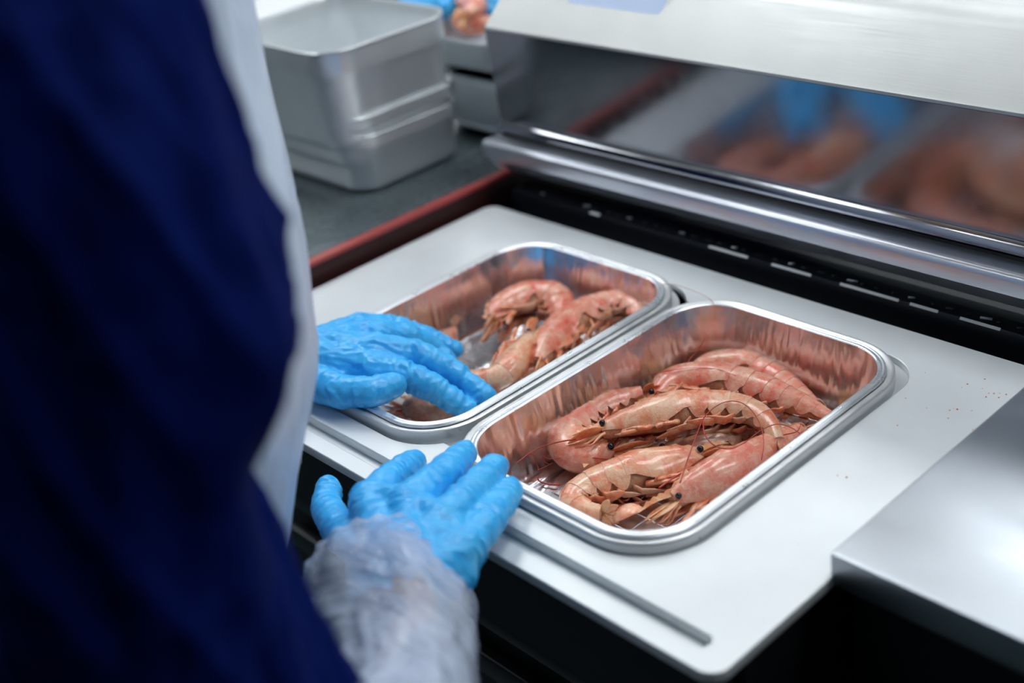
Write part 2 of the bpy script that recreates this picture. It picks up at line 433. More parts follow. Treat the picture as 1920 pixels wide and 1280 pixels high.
# protruding lip bar under the front panel
extr([(25.75, 4.12), (24.5, 4.20), (24.25, 4.17), (24.1, 4.08), (24.02, 3.95), (23.98, 3.75), (24.05, 3.0), (24.6, 2.55), (25.3, 1.75), (25.75, 1.7)], LX0-.1, LX1, 'lip_bar', M_BAR, lid, 40)
extr([(25.76, 4.3), (25.76, 1.6), (28, 1.2), (28, 4.3)], LX0+.2, LX1, 'seal_carrier', M_BLACK, lid)
# label on the lid slope
def slope(x, s, h=.05):      # point on the slope: s from 0 (front) to 1 (back)
    return (x, 26.2+2.8*s-.68*h, 12.2+2.6*s+.73*h)
q = [slope(-17.2, .42), slope(-9.6, .42), slope(-9.2, .52), slope(-9.0, .98), slope(-17.0, .98), slope(-17.5, .9), slope(-17.5, .5)]
mk('sticker', q, [tuple(range(7))], M_WHITE, lid, False)
q = [slope(-17.1, .47, .07), slope(-9.7, .47, .07), slope(-9.35, .55, .07), slope(-9.2, .93, .07), slope(-17.0, .93, .07), slope(-17.3, .86, .07), slope(-17.3, .55, .07)]
mk('sticker_field', q, [tuple(range(7))], M_LABEL, lid, False)

# ------------------------------------------------------------------ foil trays
def build_tray(T, label):
    root = tag(empty('foil_tray', (T[0]+TW/2, T[1]+TL/2, -3.5)), label, 'tray', 'foil trays in the sealing machine')
    n, m_ = 50, 170
    prof = [(.30, .42), (.33, .50), (.31, .57), (.26, .61), (.20, .60), (.17, .575), (.12, .60), (.06, .625), (-.03, .63), (-.09, .56)]
    k = 22
    for i in range(1, k+1):
        t = i/k; prof.append((-.09-.78*t, .52-3.75*t))
    prof += [(-.98, -3.38), (-1.15, -3.46), (-1.45, -3.46), (-1.55, -3.40), (-1.62, -3.33), (-1.8, -3.30), (-2.2, -3.30), (-2.4, -3.33)]
    rings = []
    for pi_, (o_, z) in enumerate(prof):
        P = rrect(T[0]-o_, T[0]+TW+o_, T[1]-o_, T[1]+TL+o_, max(TR+o_, .6), 28, 130)
        N = len(P); ring = []
        env = 0
        if z < .5 and pi_ >= 10 and o_ > -.95:
            t = (.52-z)/3.75; env = math.sin(PI*min(max(t, 0), 1))**.5
        for j, (x, y) in enumerate(P):
            q = P[(j+1) % N]; p = P[j-1]; tx, ty = q[0]-p[0], q[1]-p[1]; L = math.hypot(tx, ty)+1e-9
            nx, ny = ty/L, -tx/L
            u = j*1.0
            a = nz(x*1.6+7, y*1.6, z*.20)*.035+nz(x*3.6, y*3.6+3, z*.10+5)*.035+.5*max(nz(x*2.2, y*2.2+9, z*.12)-.25, 0)*.16
            a += .016*nz(x*8, y*8, z*.08)
            ring.append((x+nx*a*env, y+ny*a*env, z))
        rings.append(ring)
    G().loft(rings[:10]).obj('flange', M_FLANGE, root, True)
    g2 = G(); g2.loft(rings[9:], False, True)
    body_ = g2.obj('tray_body', M_TRAY, root, True)
    # embossed grid on the floor
    ge = G()
    for x in np.arange(T[0]+2.6, T[0]+TW-2, 1.3):
        ge.tube([(x, T[1]+2.6, -3.32), (x, T[1]+TL-2.6, -3.32)], .035, 6)
    for y in np.arange(T[1]+2.6, T[1]+TL-2, 1.3):
        ge.tube([(T[0]+2.5, y, -3.32), (T[0]+TW-2.5, y, -3.32)], .035, 6)
    ge.obj('floor_emboss', M_TRAY, root)
    # rolled edge of the flange
    P = rrect(T[0]-.30, T[0]+TW+.30, T[1]-.30, T[1]+TL+.30, TR+.3, 12, 10)
    rings = []
    for a in np.linspace(0, 2*PI, 9)[:-1]: pass
    g3 = G(); N = len(P); V = []; Fc = []
    for j, (x, y) in enumerate(P):
        q = P[(j+1) % N]; p = P[j-1]; tx, ty = q[0]-p[0], q[1]-p[1]; L = math.hypot(tx, ty); nx, ny = ty/L, -tx/L
        for a in range(8):
            b = 2*PI*a/8; V.append((x+nx*.07*math.cos(b), y+ny*.07*math.cos(b), .49+.07*math.sin(b)))
    for j in range(N):
        for a in range(8):
            Fc.append((j*8+a, ((j+1) % N)*8+a, ((j+1) % N)*8+(a+1) % 8, j*8+(a+1) % 8))
    g3.add(V, Fc).obj('rolled_edge', M_FLANGE, root)
    return root
build_tray(T1, 'rectangular aluminium foil tray with the gloved left hand reaching into it')
build_tray(T2, 'rectangular aluminium foil tray in front, heaped with shrimps, right glove on its corner')

# ------------------------------------------------------------------ shrimps
SK = [0, .05, .13, .28, .40, .46, .57, .70, .82, .92, 1.0]
SR = [.40, .56, .74, .95, 1.03, .98, .92, .80, .66, .50, .38]
RS = 1.28
def shrimp(label, pts, R=.85, tone='pink', group='whole shrimps in the right foil tray', legs=True, seed=1,
           eyes=(1, -1), rost=1.6, fan=1.2, leg_l=1., swim=1., feel=0, fan_spread=1., cat='shrimp', name='shrimp', px=True, lift=0.):
    """pts: rows (px, py, z, dx, dy, dz): spine from the front of the carapace to the tail,
    (dx, dy) = direction of the back along the tray floor given on the photograph's axes, dz its upward share"""
    rnd = random.Random(seed); R = R*RS
    K = []; Dk = []
    for r in pts:
        if px:
            zz = r[2]+lift; c = at(r[0], r[1], zz); e = at(r[0]+r[3], r[1]+r[4], zz)-c
            e = e/(np.linalg.norm(e)+1e-9)*math.hypot(r[3], r[4])+np.array([0, 0, r[5]])
        else:
            c = np.array(r[:3], float); e = np.array(r[3:6], float)
        K.append(c); Dk.append(e/np.linalg.norm(e))
    N = 90
    P, kp, L = cr(K, N)
    Dk = np.array(Dk); D = np.stack([np.interp(kp, range(len(K)), Dk[:, j]) for j in range(3)], 1)
    T = np.gradient(P, axis=0); T /= np.linalg.norm(T, axis=1)[:, None]
    D -= T*(D*T).sum(1)[:, None]; D /= np.linalg.norm(D, axis=1)[:, None]; Sd = np.cross(T, D)
    s_ = np.linspace(0, 1, N)
    def fr(s):
        s = min(max(s, 0), 1)
        f = [np.array([np.interp(s, s_, A[:, j]) for j in range(3)]) for A in (P, T, D, Sd)]
        return f[0], f[1], f[2], f[3], R*np.interp(s, SK, SR)
    root = tag(empty(name, (K[len(K)//2][0], K[len(K)//2][1], K[len(K)//2][2])), label, cat, group)
    ms = M_SHELL[tone]
    so = seed*13.7
    def shell(s0, s1, rows, th0, th1, mul0, mul1, nm, nth=22):
        outer = []; inner = []
        for i in range(rows+1):
            t = i/rows; s = s0+(s1-s0)*t; c, tt, d, sd, r = fr(s)
            th = math.radians(th0+(th1-th0)*math.sin(PI*min(t*1.1, 1)))
            mul = mul0+(mul1-mul0)*t
            if i == rows: mul *= 1.0
            o1 = []; o2 = []
            for k in range(nth+1):
                a = -th+2*th*k/nth
                w = .80*r*mul; h = 1.0*r*mul
                if abs(a) > PI/2: h *= 1.08
                n1 = 1+.05*nz(c[0]*1.3+so, c[1]*1.3+a*1.5, c[2]*1.3)+.022*nz(c[0]*4+so, a*5, c[1]*4)
                v = d*math.cos(a)*h+sd*math.sin(a)*w
                o1.append(c+v*n1); o2.append(c+v*(n1-.07))
            outer.append(o1); inner.append(o2)
        # closed shell: outer rows, rim, inner rows
        gg = G(); nn = nth+1; V = []; Fc = []
        for r_ in outer: V += r_
        for r_ in inner: V += r_
        o_ = (rows+1)*nn
        for i in range(rows):
            for k in range(nth):
                a = i*nn+k; Fc.append((a, a+1, a+nn+1, a+nn)); Fc.append((o_+a, o_+a+nn, o_+a+nn+1, o_+a+1))
        for i in range(rows):
            for k in (0, nth):
                a = i*nn+k; Fc.append((a, a+nn, o_+a+nn, o_+a))
        for k in range(nth):
            for i in (0, rows):
                a = i*nn+k; Fc.append((a, o_+a, o_+a+1, a+1))
        return gg.add(V, Fc).obj(nm, ms, root, True, 60)
    # flesh inside
    gf = G(); rings = []
    for s in np.linspace(0.0, 1, 50):
        c, tt, d, sd, r = fr(s); q_ = []
        for k in range(16):
            a = 2*PI*k/16; rr_ = r*.90*(1+.05*nz(c[0]*2+a, c[1]*2, so)); v = d*math.cos(a)*(rr_ if math.cos(a) > 0 else rr_*.92)+sd*math.sin(a)*rr_*.80
            q_.append(c+v)
        rings.append(q_)
    gf.loft(rings, True, True).obj('body', M_FLESH, root)
    shell(0.0, .47, 18, 112, 146, 1.0, 1.02, 'carapace', 28)
    bnd = [.45, .55, .65, .74, .83, .91, 1.0]
    for i in range(6):
        shell(bnd[i], bnd[i+1]+.018, 6, 114, 146 if i < 5 else 126, .985, 1.03, 'abdomen_segment')
    # rostrum with teeth
    c, t, d, sd, r = fr(.0); c2, t2, d2, sd2, r2 = fr(.16)
    gg = G(); top = []; bot = []; nn = 15
    for i in range(nn):
        q = i/(nn-1)
        base = c2+d2*r2*.98 if False else None
        pos = (c2+d2*r2*.95)*(1-min(q*3, 1))+(c+d*r*.9)*min(q*3, 1) if q < 1/3 else c+d*(r*.9+.10*R*math.sin((q-1/3)*1.5*PI))-t*rost*(q-1/3)*1.5
        hgt = R*.20*(1-q)**.7+.02
        tooth = .10*R if i % 2 and i < nn-2 else 0
        top.append(pos+d*(hgt*.6+tooth)); bot.append(pos-d*hgt)
    V = []; Fc = []
    for i in range(nn):
        w = .13*R*(1-i/nn)+.015
        V += [top[i]+sd*w*.25, top[i]-sd*w*.25, bot[i]-sd*w, bot[i]+sd*w]
    for i in range(nn-1):
        for k in range(4): Fc.append((i*4+k, i*4+(k+1) % 4, i*4+4+(k+1) % 4, i*4+4+k))
    Fc += [(0, 1, 2, 3), tuple(range(4*nn-4, 4*nn))[::-1]]
    gg.add(V, Fc).obj('rostrum', M_ORANGE, root, False)
    # eyes on stalks
    c, t, d, sd, r = fr(.035)
    for e in eyes:
        p0 = c+sd*e*r*.5+d*r*.25; p1 = c+sd*e*(r*.78)+d*r*.30-t*.12*R
        st_ = G().tube([p0, (p0+p1)/2, p1], [.13*R, .12*R, .15*R], 8).obj('eye_stalk', M_FLESH, root)
        G().sphere(p1+sd*e*.03*R-t*.05*R, .150*R, 12, 8).obj('eye', M_EYE, st_)
    # antennal scales and mouth limbs
    c, t, d, sd, r = fr(.01)
    for e in (1, -1):
        gg = G(); b = c+sd*e*r*.45-d*r*.15; pp = []
        for i in range(7):
            q = i/6; pp.append(b-t*q*1.7*R+sd*e*.22*R*math.sin(q*PI)-d*.10*q*R)
        gg.tube(pp, [R*x for x in (.16, .28, .33, .32, .28, .19, .05)], 8, .22, d).obj('antennal_scale', M_ORANGE, root)
        for kk in range(3):
            b = c+sd*e*r*(.2+.2*kk)-d*r*(.35+.2*kk); pp = []; dr = rnd.uniform(-.3, .3)
            for i in range(6):
                q = i/5; pp.append(b-t*q*(1.5+rnd.random()*.1)*R*(1.2-.25*kk)+sd*e*dr*q*R-d*(.15+.25*kk)*q*R*math.sin(q*2.6))
            gg = G().tube(pp, [.075*R, .075*R, .065*R, .05*R, .035*R, .015*R], 6).obj('antennule', M_LEG if kk else M_ORANGE, root)
    # walking legs folded under the carapace
    if legs:
        for i in range(5):
            s = .12+.065*i; c, t, d, sd, r = fr(s)
            for e in (1, -1):
                b = c-d*r*.82+sd*e*r*.40
                f_ = rnd.uniform(.5, 1.3)*leg_l; l1 = rnd.uniform(.45, .75)*R*leg_l; l2 = rnd.uniform(.6, 1.0)*R*leg_l; l3 = rnd.uniform(.5, .9)*R*leg_l
                j1 = b-d*l1*rnd.uniform(.2, .55)-t*l1*f_+sd*e*.3*l1
                j2 = j1-d*l2*rnd.uniform(-.25, .25)-t*l2*rnd.uniform(.6, 1.2)*(1 if rnd.random() < .8 else -1)+sd*e*rnd.uniform(-.1, .3)*l2
                j3 = j2+(-t*rnd.uniform(.2, 1)-d*rnd.uniform(-.3, .35)+sd*e*rnd.uniform(-.4, .3))*l3*.8
                for q in (j1, j2, j3): q[2] = max(q[2], -3.15)
                G().tube([b, (b+j1)/2, j1, (j1+j2)/2, j2, j3], [x*R for x in (.15, .17, .13, .14, .09, .02)], 8, .7).obj('leg', M_LEG, root)
        for i in range(5):
            s = .455+.085*i; c, t, d, sd, r = fr(s)
            for e in (1, -1):
                b = c-d*r*.80+sd*e*r*.42; l = (1.05-.09*i)*R*swim*rnd.uniform(.8, 1.15)
                a = rnd.uniform(.3, .9); sdv = rnd.uniform(-.1, .35)
                m1 = b-d*l*.32-t*l*.30*a+sd*e*sdv*.3*l; e1 = m1-d*l*.22-t*l*(.5+a*.4)+sd*e*sdv*l
                e1[2] = max(e1[2], -3.15)
                G().tube([b, (b+m1)/2, m1, (m1+e1)/2, e1], [x*R for x in (.17, .22, .24, .20, .05)], 8, .4, t).obj('swimmeret', M_LEG if rnd.random() < .5 else M_FLESH, root)
    # tail fan
    c, t, d, sd, r = fr(1.0)
    if fan > 0:
        for k, (an, ln, wd_) in enumerate([(0, 1.0, .17), (-24, 1.1, .26), (24, 1.1, .26), (-48, 1.0, .28), (48, 1.0, .28)]):
            a = math.radians(an*fan_spread); dr = t*math.cos(a)+sd*math.sin(a)
            pp = [c+dr*(.1+q*ln*fan)-d*(.05+.10*q*q*fan)+d*.03*k for q in np.linspace(0, 1, 7)]
            wv = [.45, .7, .95, 1.05, .98, .72, .12]
            G().tube(pp, [wd_*fan*x for x in wv], 10, .16, d).obj('tail_flap', ms if k == 0 else M_ORANGE, root)
    for kk in range(feel):
        c, t, d, sd, r = fr(.02); e = 1 if kk % 2 else -1
        b = c+sd*e*r*.4; pp = []; dr = rnd.uniform(-.8, .8)
        for i in range(14):
            q = i/13; v = b-t*q*3.2+sd*dr*2.2*q*q+d*.8*math.sin(q*3)*R; v[2] = max(v[2], -3.2); pp.append(v)
        G().tube(pp, [.04*(1-.6*i/13) for i in range(14)], 5).obj('feeler', M_FEELER, root)
    return root, fr
GR = 'whole shrimps in the right foil tray'
# right tray: (px, py, z, back direction x, y on the photograph, z)
shrimp('pink shrimp arched along the back wall of the right tray, behind all the others',
  [(1296, 700, -2.3, -.6, -.8, .2), (1335, 684, -2.3, -.2, -1, .3), (1385, 684, -2.3, .1, -1, .3), (1435, 700, -2.4, .5, -.9, .3), (1480, 728, -2.5, .6, -.8, .3), (1530, 762, -2.7, .6, -.8, .3)], .80, 'pink', GR, seed=2, rost=.7, eyes=())
shrimp('long pink shrimp in front of the rearmost one, tail at the right tray rim',
  [(1222, 752, -1.9, -.5, -.9, .2), (1262, 716, -1.7, -.5, -.9, .3), (1320, 712, -1.7, .1, -1, .4), (1400, 724, -1.7, .3, -1, .4), (1470, 748, -1.7, .3, -.9, .5), (1524, 770, -1.8, .3, -.9, .5), (1556, 785, -1.9, .3, -.9, .5)], .86, 'pink', GR, seed=3, rost=1.3, fan=.7)
shrimp('pink shrimp curled like a C at the left end of the right tray heap',
  [(1150, 846, -2.4, .1, -.9, .5), (1105, 858, -2.5, -.3, .9, .2), (1078, 852, -2.5, -.8, .6, .2), (1066, 820, -2.4, -1, .0, .3), (1086, 792, -2.3, -.8, -.6, .3), (1122, 768, -2.2, -.6, -.8, .3), (1168, 750, -2.1, -.5, -.8, .4), (1206, 738, -1.9, -.5, -.8, .4)], .96, 'pink', GR, lift=.15, seed=4, rost=.6, fan=.9, leg_l=.7, feel=2)
shrimp('dark brownish shrimp buried under the middle of the heap',
  [(1240, 850, -2.5, -.2, -.9, .4), (1300, 845, -2.5, 0, -1, .4), (1350, 830, -2.5, .1, -1, .4), (1390, 812, -2.5, .2, -.9, .4), (1440, 806, -2.6, .2, -.9, .4), (1480, 810, -2.6, .2, -.9, .4)], .80, 'brown', GR, seed=5, rost=1.0)
shrimp('pale cream shrimp lying on top of the heap, orange legs bunched under its belly',
  [(1128, 810, -1.35, -.3, -.9, .3), (1170, 796, -1.2, -.3, -.95, .3), (1230, 780, -1.0, -.25, -.95, .35), (1292, 768, -.95, -.15, -1, .35), (1350, 765, -.95, .1, -1, .3), (1402, 772, -1.05, .6, -.8, .3), (1436, 795, -1.3, .9, -.4, .3), (1455, 828, -1.7, 1, -.1, .3)], .90, 'cream', GR, seed=11, rost=1.7, fan=.9, leg_l=.9, swim=1.5, fan_spread=.5)
shrimp('shiny pinkish brown shrimp in the foreground, its head pointing right',
  [(1318, 856, -2.1, -.1, -1, .5), (1275, 866, -2.15, -.1, -1, .5), (1220, 880, -2.2, -.2, -1, .4), (1160, 898, -2.3, -.3, -.9, .4), (1105, 918, -2.5, -.8, -.7, .3), (1078, 940, -2.6, -1, .2, .2), (1100, 958, -2.7, -.3, 1, .1), (1128, 962, -2.7, .2, 1, .1)], .94, 'cream', GR, seed=6, rost=1.5, fan=.8, fan_spread=1.3)
shrimp('pink shrimp seen from above with two black eyes, along the front right side',
  [(1262, 938, -2.2, -.3, -.5, .9), (1300, 915, -2.15, -.3, -.5, .9), (1345, 893, -2.1, -.3, -.5, .9), (1390, 872, -2.1, -.2, -.6, .8), (1430, 850, -2.1, -.1, -.7, .8), (1470, 826, -2.1, -.1, -.7, .8), (1505, 806, -2.2, 0, -.8, .7)], .84, 'pink', GR, seed=7, rost=2.0, fan=.8)
# loose tail flap
g_ = G(); a_ = at(1150, 975, -2.9); b_ = at(1206, 952, -2.6)
pp = [a_*(1-q)+b_*q+np.array([0, 0, .25*math.sin(q*PI)]) for q in np.linspace(0, 1, 9)]
o = g_.tube(pp, [.20, .36, .46, .50, .50, .47, .42, .30, .08], 12, .25).obj('shell_flap', M_SHELL['cream'], None, loc=tuple(a_))
tag(o, 'loose translucent shell flap at the front end of the right tray', 'shell flap')
# left tray
GL = 'whole shrimps in the left foil tray'
shrimp('pink shrimp standing curled in the middle of the left tray, eye near its lower end',
  [(985, 650, -2.0, .8, .3, .3), (968, 612, -1.9, -.9, -.1, .3), (925, 600, -1.9, -1, -.4, .3), (950, 575, -1.9, -.8, -.8, .3), (995, 560, -1.9, -.3, -1, .3), (1038, 560, -1.9, .6, -.9, .3), (1052, 592, -2.1, 1, .1, .3), (1035, 620, -2.3, .9, .6, .2)][2:], .98, 'pink', GL, lift=.45, seed=21, rost=.2, eyes=(), fan=.6, swim=1.3)
shrimp('brown headed shrimp leaning below the curled one, eye showing, in the left tray',
  [(996, 630, -1.7, .9, .1, .4), (978, 655, -1.8, .9, .2, .4), (955, 690, -2.0, .9, .4, .4), (925, 712, -2.3, .5, .9, .3), (880, 712, -2.5, 0, 1, .3), (850, 690, -2.6, -.6, .8, .3)], .80, 'cream', GL, lift=.45, seed=22, rost=1.0, fan=.7)
shrimp('pink shrimp at the right end of the left tray with its orange legs turned up',
  [(1010, 680, -2.2, -.9, -.5, .3), (1030, 645, -2.1, -.9, -.6, .3), (1065, 610, -2.0, -.8, -.8, .3), (1110, 583, -1.95, -.5, -1, .3), (1155, 570, -1.95, .2, -1, .3), (1192, 580, -2.0, .8, -.7, .3), (1196, 612, -2.2, 1, .2, .2)], .95, 'pink', GL, lift=.45, seed=23, rost=.5, eyes=(), swim=1.6, leg_l=1.2)
shrimp('shrimp low along the inner side of the left tray, next to the right tray',
  [(1068, 662, -2.6, -.2, -.9, .5), (1024, 686, -2.6, -.2, -.9, .5), (974, 710, -2.6, -.2, -.9, .5), (930, 735, -2.6, -.2, -.9, .5), (892, 752, -2.6, -.2, -.9, .5)], .70, 'cream', GL, seed=24, rost=.7, fan=.6)
shrimp('dark shrimp under the fingers at the front end of the left tray',
  [(760, 760, -2.7, -.2, -.9, .5), (790, 772, -2.7, -.1, -.9, .5), (830, 778, -2.7, .2, -.9, .5), (860, 770, -2.7, .3, -.9, .5), (890, 750, -2.7, .3, -.9, .5)], .72, 'brown', GL, seed=25, rost=.6, eyes=(), fan=.5)
shrimp('small shrimp at the left side of the left tray, only its tail above the glove',
  [(810, 690, -2.8, -.5, -.8, .3), (822, 665, -2.8, -.8, -.4, .3), (832, 645, -2.7, -.8, -.4, .3), (845, 628, -2.6, -.6, -.4, .3), (852, 618, -2.6, -.6, -.4, .3)], .60, 'pink', GL, seed=26, rost=.4, eyes=(), fan=.9, fan_spread=1.4)

# red feelers lying over the heap
def feeler(label, pts, r=.035):
    K = [at(*p) for p in pts]; P, _, L = cr(K, 60)
    o = G().tube(P, [r*(1-.5*i/59) for i in range(60)], 6).obj('feeler', M_FEELER, None, loc=tuple(K[0]))
    tag(o, label, 'feeler', 'loose red feelers in the right tray')
feeler('long red feeler looped in a circle over the cream shrimp',
  [(1275, 905, -.9), (1290, 860, -.7), (1306, 815, -.5), (1322, 780, -.35), (1350, 757, -.2), (1380, 752, -.2), (1405, 765, -.2), (1425, 795, -.4), (1432, 830, -.6), (1428, 862, -1.0)])
feeler('red feeler sagging below the loop and rising to the right tray rim',
  [(1318, 790, -.4), (1322, 815, -.4), (1340, 835, -.5), (1368, 841, -.7), (1395, 830, -.7), (1425, 808, -.6), (1455, 795, -.5), (1480, 800, -.5), (1500, 812, -.5)])
feeler('short red feeler crossing the others near the loop', [(1470, 815, -1.1), (1495, 808, -.6), (1503, 790, -.4)], .03)
feeler('orange feeler poking left from the curled shrimp over the foil wall', [(1080, 823, -1.2), (1040, 830, -1.2), (1000, 845, -1.4), (968, 868, -1.6)], .045)
feeler('hooked dark red feeler at the left of the heap on the bare tray floor', [(1150, 862, -2.0), (1110, 858, -1.9), (1075, 855, -1.9), (1035, 860, -2.1), (1018, 856, -2.3), (1022, 866, -2.6), (1034, 872, -2.8)], .04)
feeler('red feeler slanting down left across the tray floor', [(1036, 868, -2.7), (1010, 880, -3.0), (978, 890, -3.1)], .035)
feeler('thick dark red feeler lying on the tray floor near the front rim', [(1050, 908, -3.15), (1030, 908, -3.15), (1012, 902, -3.15), (1007, 893, -3.1)], .06)
feeler('fine red feeler standing up behind the long pink shrimp', [(1285, 700, -1.3), (1292, 675, -.9), (1310, 655, -.5), (1322, 632, .1)], .03)
feeler('thin red feeler lying across the back of the long pink shrimp', [(1210, 702, -1.0), (1260, 694, -.9), (1300, 689, -.8), (1345, 692, -.8), (1380, 704, -.8)], .025)
feeler('red feelers twisted forward from the foreground head', [(1235, 915, -1.7), (1275, 888, -1.5), (1320, 868, -1.4), (1350, 855, -1.3)], .05)

feeler('fine pale red feeler lying on the plate between the two tray corners', [(1222, 536, .62), (1260, 533, .5), (1300, 545, .3), (1330, 560, .5), (1340, 575, .75), (1338, 600, .6)], .02)
g_ = G()
for k in range(26):
    px_, py_ = random.choice([(1700, 700), (1850, 720), (1820, 745), (1790, 790), (1740, 770), (1600, 900), (1480, 1000)])
    c_ = at(px_+random.uniform(-60, 60), py_+random.uniform(-30, 30), .02); c_[0] = min(c_[0], 19.0)
    g_.sphere(c_, random.uniform(.02, .06), 6, 4, (1, 1, .5))
tag(g_.obj('crumbs', M_LEG, None, loc=(16, 14, 0)), 'tiny orange shell crumbs scattered on the plate beside the right tray', 'crumbs', None, 'stuff')
# ------------------------------------------------------------------ background counter
ctr = tag(empty('counter', (-60, 20, ZF)), 'dark steel side counter with red edge rail on the left behind the machine', 'counter')
G().box(-120, -23.9, 7, 53, .2, 1.25, .1).obj('counter_top', M_COUNTER, ctr, True, 30)
G().box(-23.9, -23.32, 7, 53, -2.2, .98, .05).obj('edge_strip', M_RED_SHADE, ctr, True, 30)
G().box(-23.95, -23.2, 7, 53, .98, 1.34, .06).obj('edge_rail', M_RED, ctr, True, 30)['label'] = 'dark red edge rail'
G().box(-118, -26, 9, 51, ZF+8, .2).obj('cabinet', M_BLACK, ctr, False)
for x in (-114, -32):
    for y in (10, 46): G().box(x, x+4, y, y+4, ZF, ZF+8.2, .3).obj('foot', M_DARK, ctr)

def container(org, w, l, h, r, flare, label, nm='metal_container', group=None, base=1.25, mat_=None, rot=0.):
    c = np.array(org, float); root = tag(empty(nm, (c[0], c[1], c[2])), label, 'container', group)
    prof = [(-1.0, 0), (-.5, .05), (-.2, .2), (-.05, .45), (0, .8), (flare*.75, h*.70), (flare*.8+.08, h*.73), (flare*.9+.14, h*.78), (flare+.10, h-.2), (flare+.16, h-.17), (flare+.20, h-.08), (flare+.14, h), (flare+.05, h-.02), (flare-.1, h-.3), (flare-.15, h*.78), (-.2, .9), (-.7, .35)]
    rings = []
    ca, sa = math.cos(rot), math.sin(rot)
    for o_, z in prof:
        rings.append([(c[0]+x*ca-y*sa, c[1]+x*sa+y*ca, c[2]+z) for x, y in rrect(-w/2-o_, w/2+o_, -l/2-o_, l/2+o_, r+o_, 8, 3)])
    G().loft(rings, True, True).obj('container_body', mat_ or M_CAN, root, True, 45)
    return root
def stack_ctr(): return (-35.6, 22.2)
sx, sy = stack_ctr(); sy -= .3
container((sx, sy, 1.26), 13.2, 9.9, 4.4, 2.0, .25, 'brushed aluminium container at the bottom of the stack on the counter', group='stacked aluminium containers')
container((sx-.05, sy-.25, 3.3), 13.2, 10.4, 3.8, 2.0, .28, 'brushed aluminium container in the middle of the stack on the counter', group='stacked aluminium containers')
container((sx, sy-.5, 4.7), 13.3, 10.7, 7.5, 2.0, .45, 'empty brushed aluminium container on top of the stack, open side up', group='stacked aluminium containers')

# scale with a steel pan of shrimps behind the stack
scl = tag(empty('counter_scale', (-30, 34, 1.26)), 'grey metal bench scale with black body on the counter behind the stack', 'scale')
G().box(-34.2, -25.6, 29.8, 31.4, 1.6, 6.1, .7).obj('housing', M_CAN, scl, True, 40)
P = [(x, z_) for x, z_ in rrect(-33.6, -26.0, 2.1, 5.6, .8, 6)]
G().tube([(x, 29.75, z_) for x, z_ in P]+[(P[0][0], 29.75, P[0][1])], .17, 8).obj('panel_frame', M_CAN, scl)
G().box(-35.6, -25.4, 31.4, 40, 1.7, 6.6, .4).obj('neck', M_DARK, scl)
for x in (-35, -27): G().box(x, x+1.5, 32.5, 34, 1.26, 1.9, .1).obj('foot', M_DARK, scl)
container((-31.6, 34.2, 6.62), 8.6, 9.4, 2.7, 1.6, .5, 'steel pan of shrimps standing on the bench scale', 'steel_pan')
for k, (x, y, z, a) in enumerate([(-31.8, 31.6, 9.6, .3), (-33.8, 34, 9.9, -.5), (-30.7, 34.8, 10.4, 1.1), (-32.6, 32.6, 10.6, 2.6)]):
    ca, sa = math.cos(a), math.sin(a); pt = []
    for t in np.linspace(-1, 1, 5): pt.append((x+t*2.0*ca-(t*t)*1.0*sa, y+t*2.0*sa+(t*t)*1.0*ca, z, sa, -ca, .3))
    shrimp(('reddish shrimp nearest the rim in the pan on the scale', 'reddish shrimp at the left side of the pan on the scale', 'reddish shrimp farthest back in the pan on the scale', 'reddish shrimp on top of the others in the pan on the scale')[k],
      pt, .8, 'pink', 'shrimps in the steel pan', legs=False, seed=40+k, rost=.8, eyes=(), px=False)
# far white board with orange shrimps
brd = tag(empty('white_board', (-62, 48, 1.26)), 'white cutting board lying on the counter at the far left', 'board')
G().box(-90, -48, 34, 52, 1.26, 2.3, .2).obj('board', M_WHITE, brd, True, 30)
for k, (x, y, a) in enumerate([(-62, 44, .4), (-56, 47, 2.0)]):
    ca, sa = math.cos(a), math.sin(a); pt = []
    for t in np.linspace(-1, 1, 5): pt.append((x+t*2.6*ca-(t*t)*1.2*sa, y+t*2.6*sa+(t*t)*1.2*ca, 3.1, sa, -ca, .3))
    shrimp(('orange shrimp on the left part of the white board', 'orange shrimp on the right part of the white board')[k], pt, 1.0, 'pink', 'shrimps on the white board', legs=False, seed=50+k, rost=.8, eyes=(), px=False)

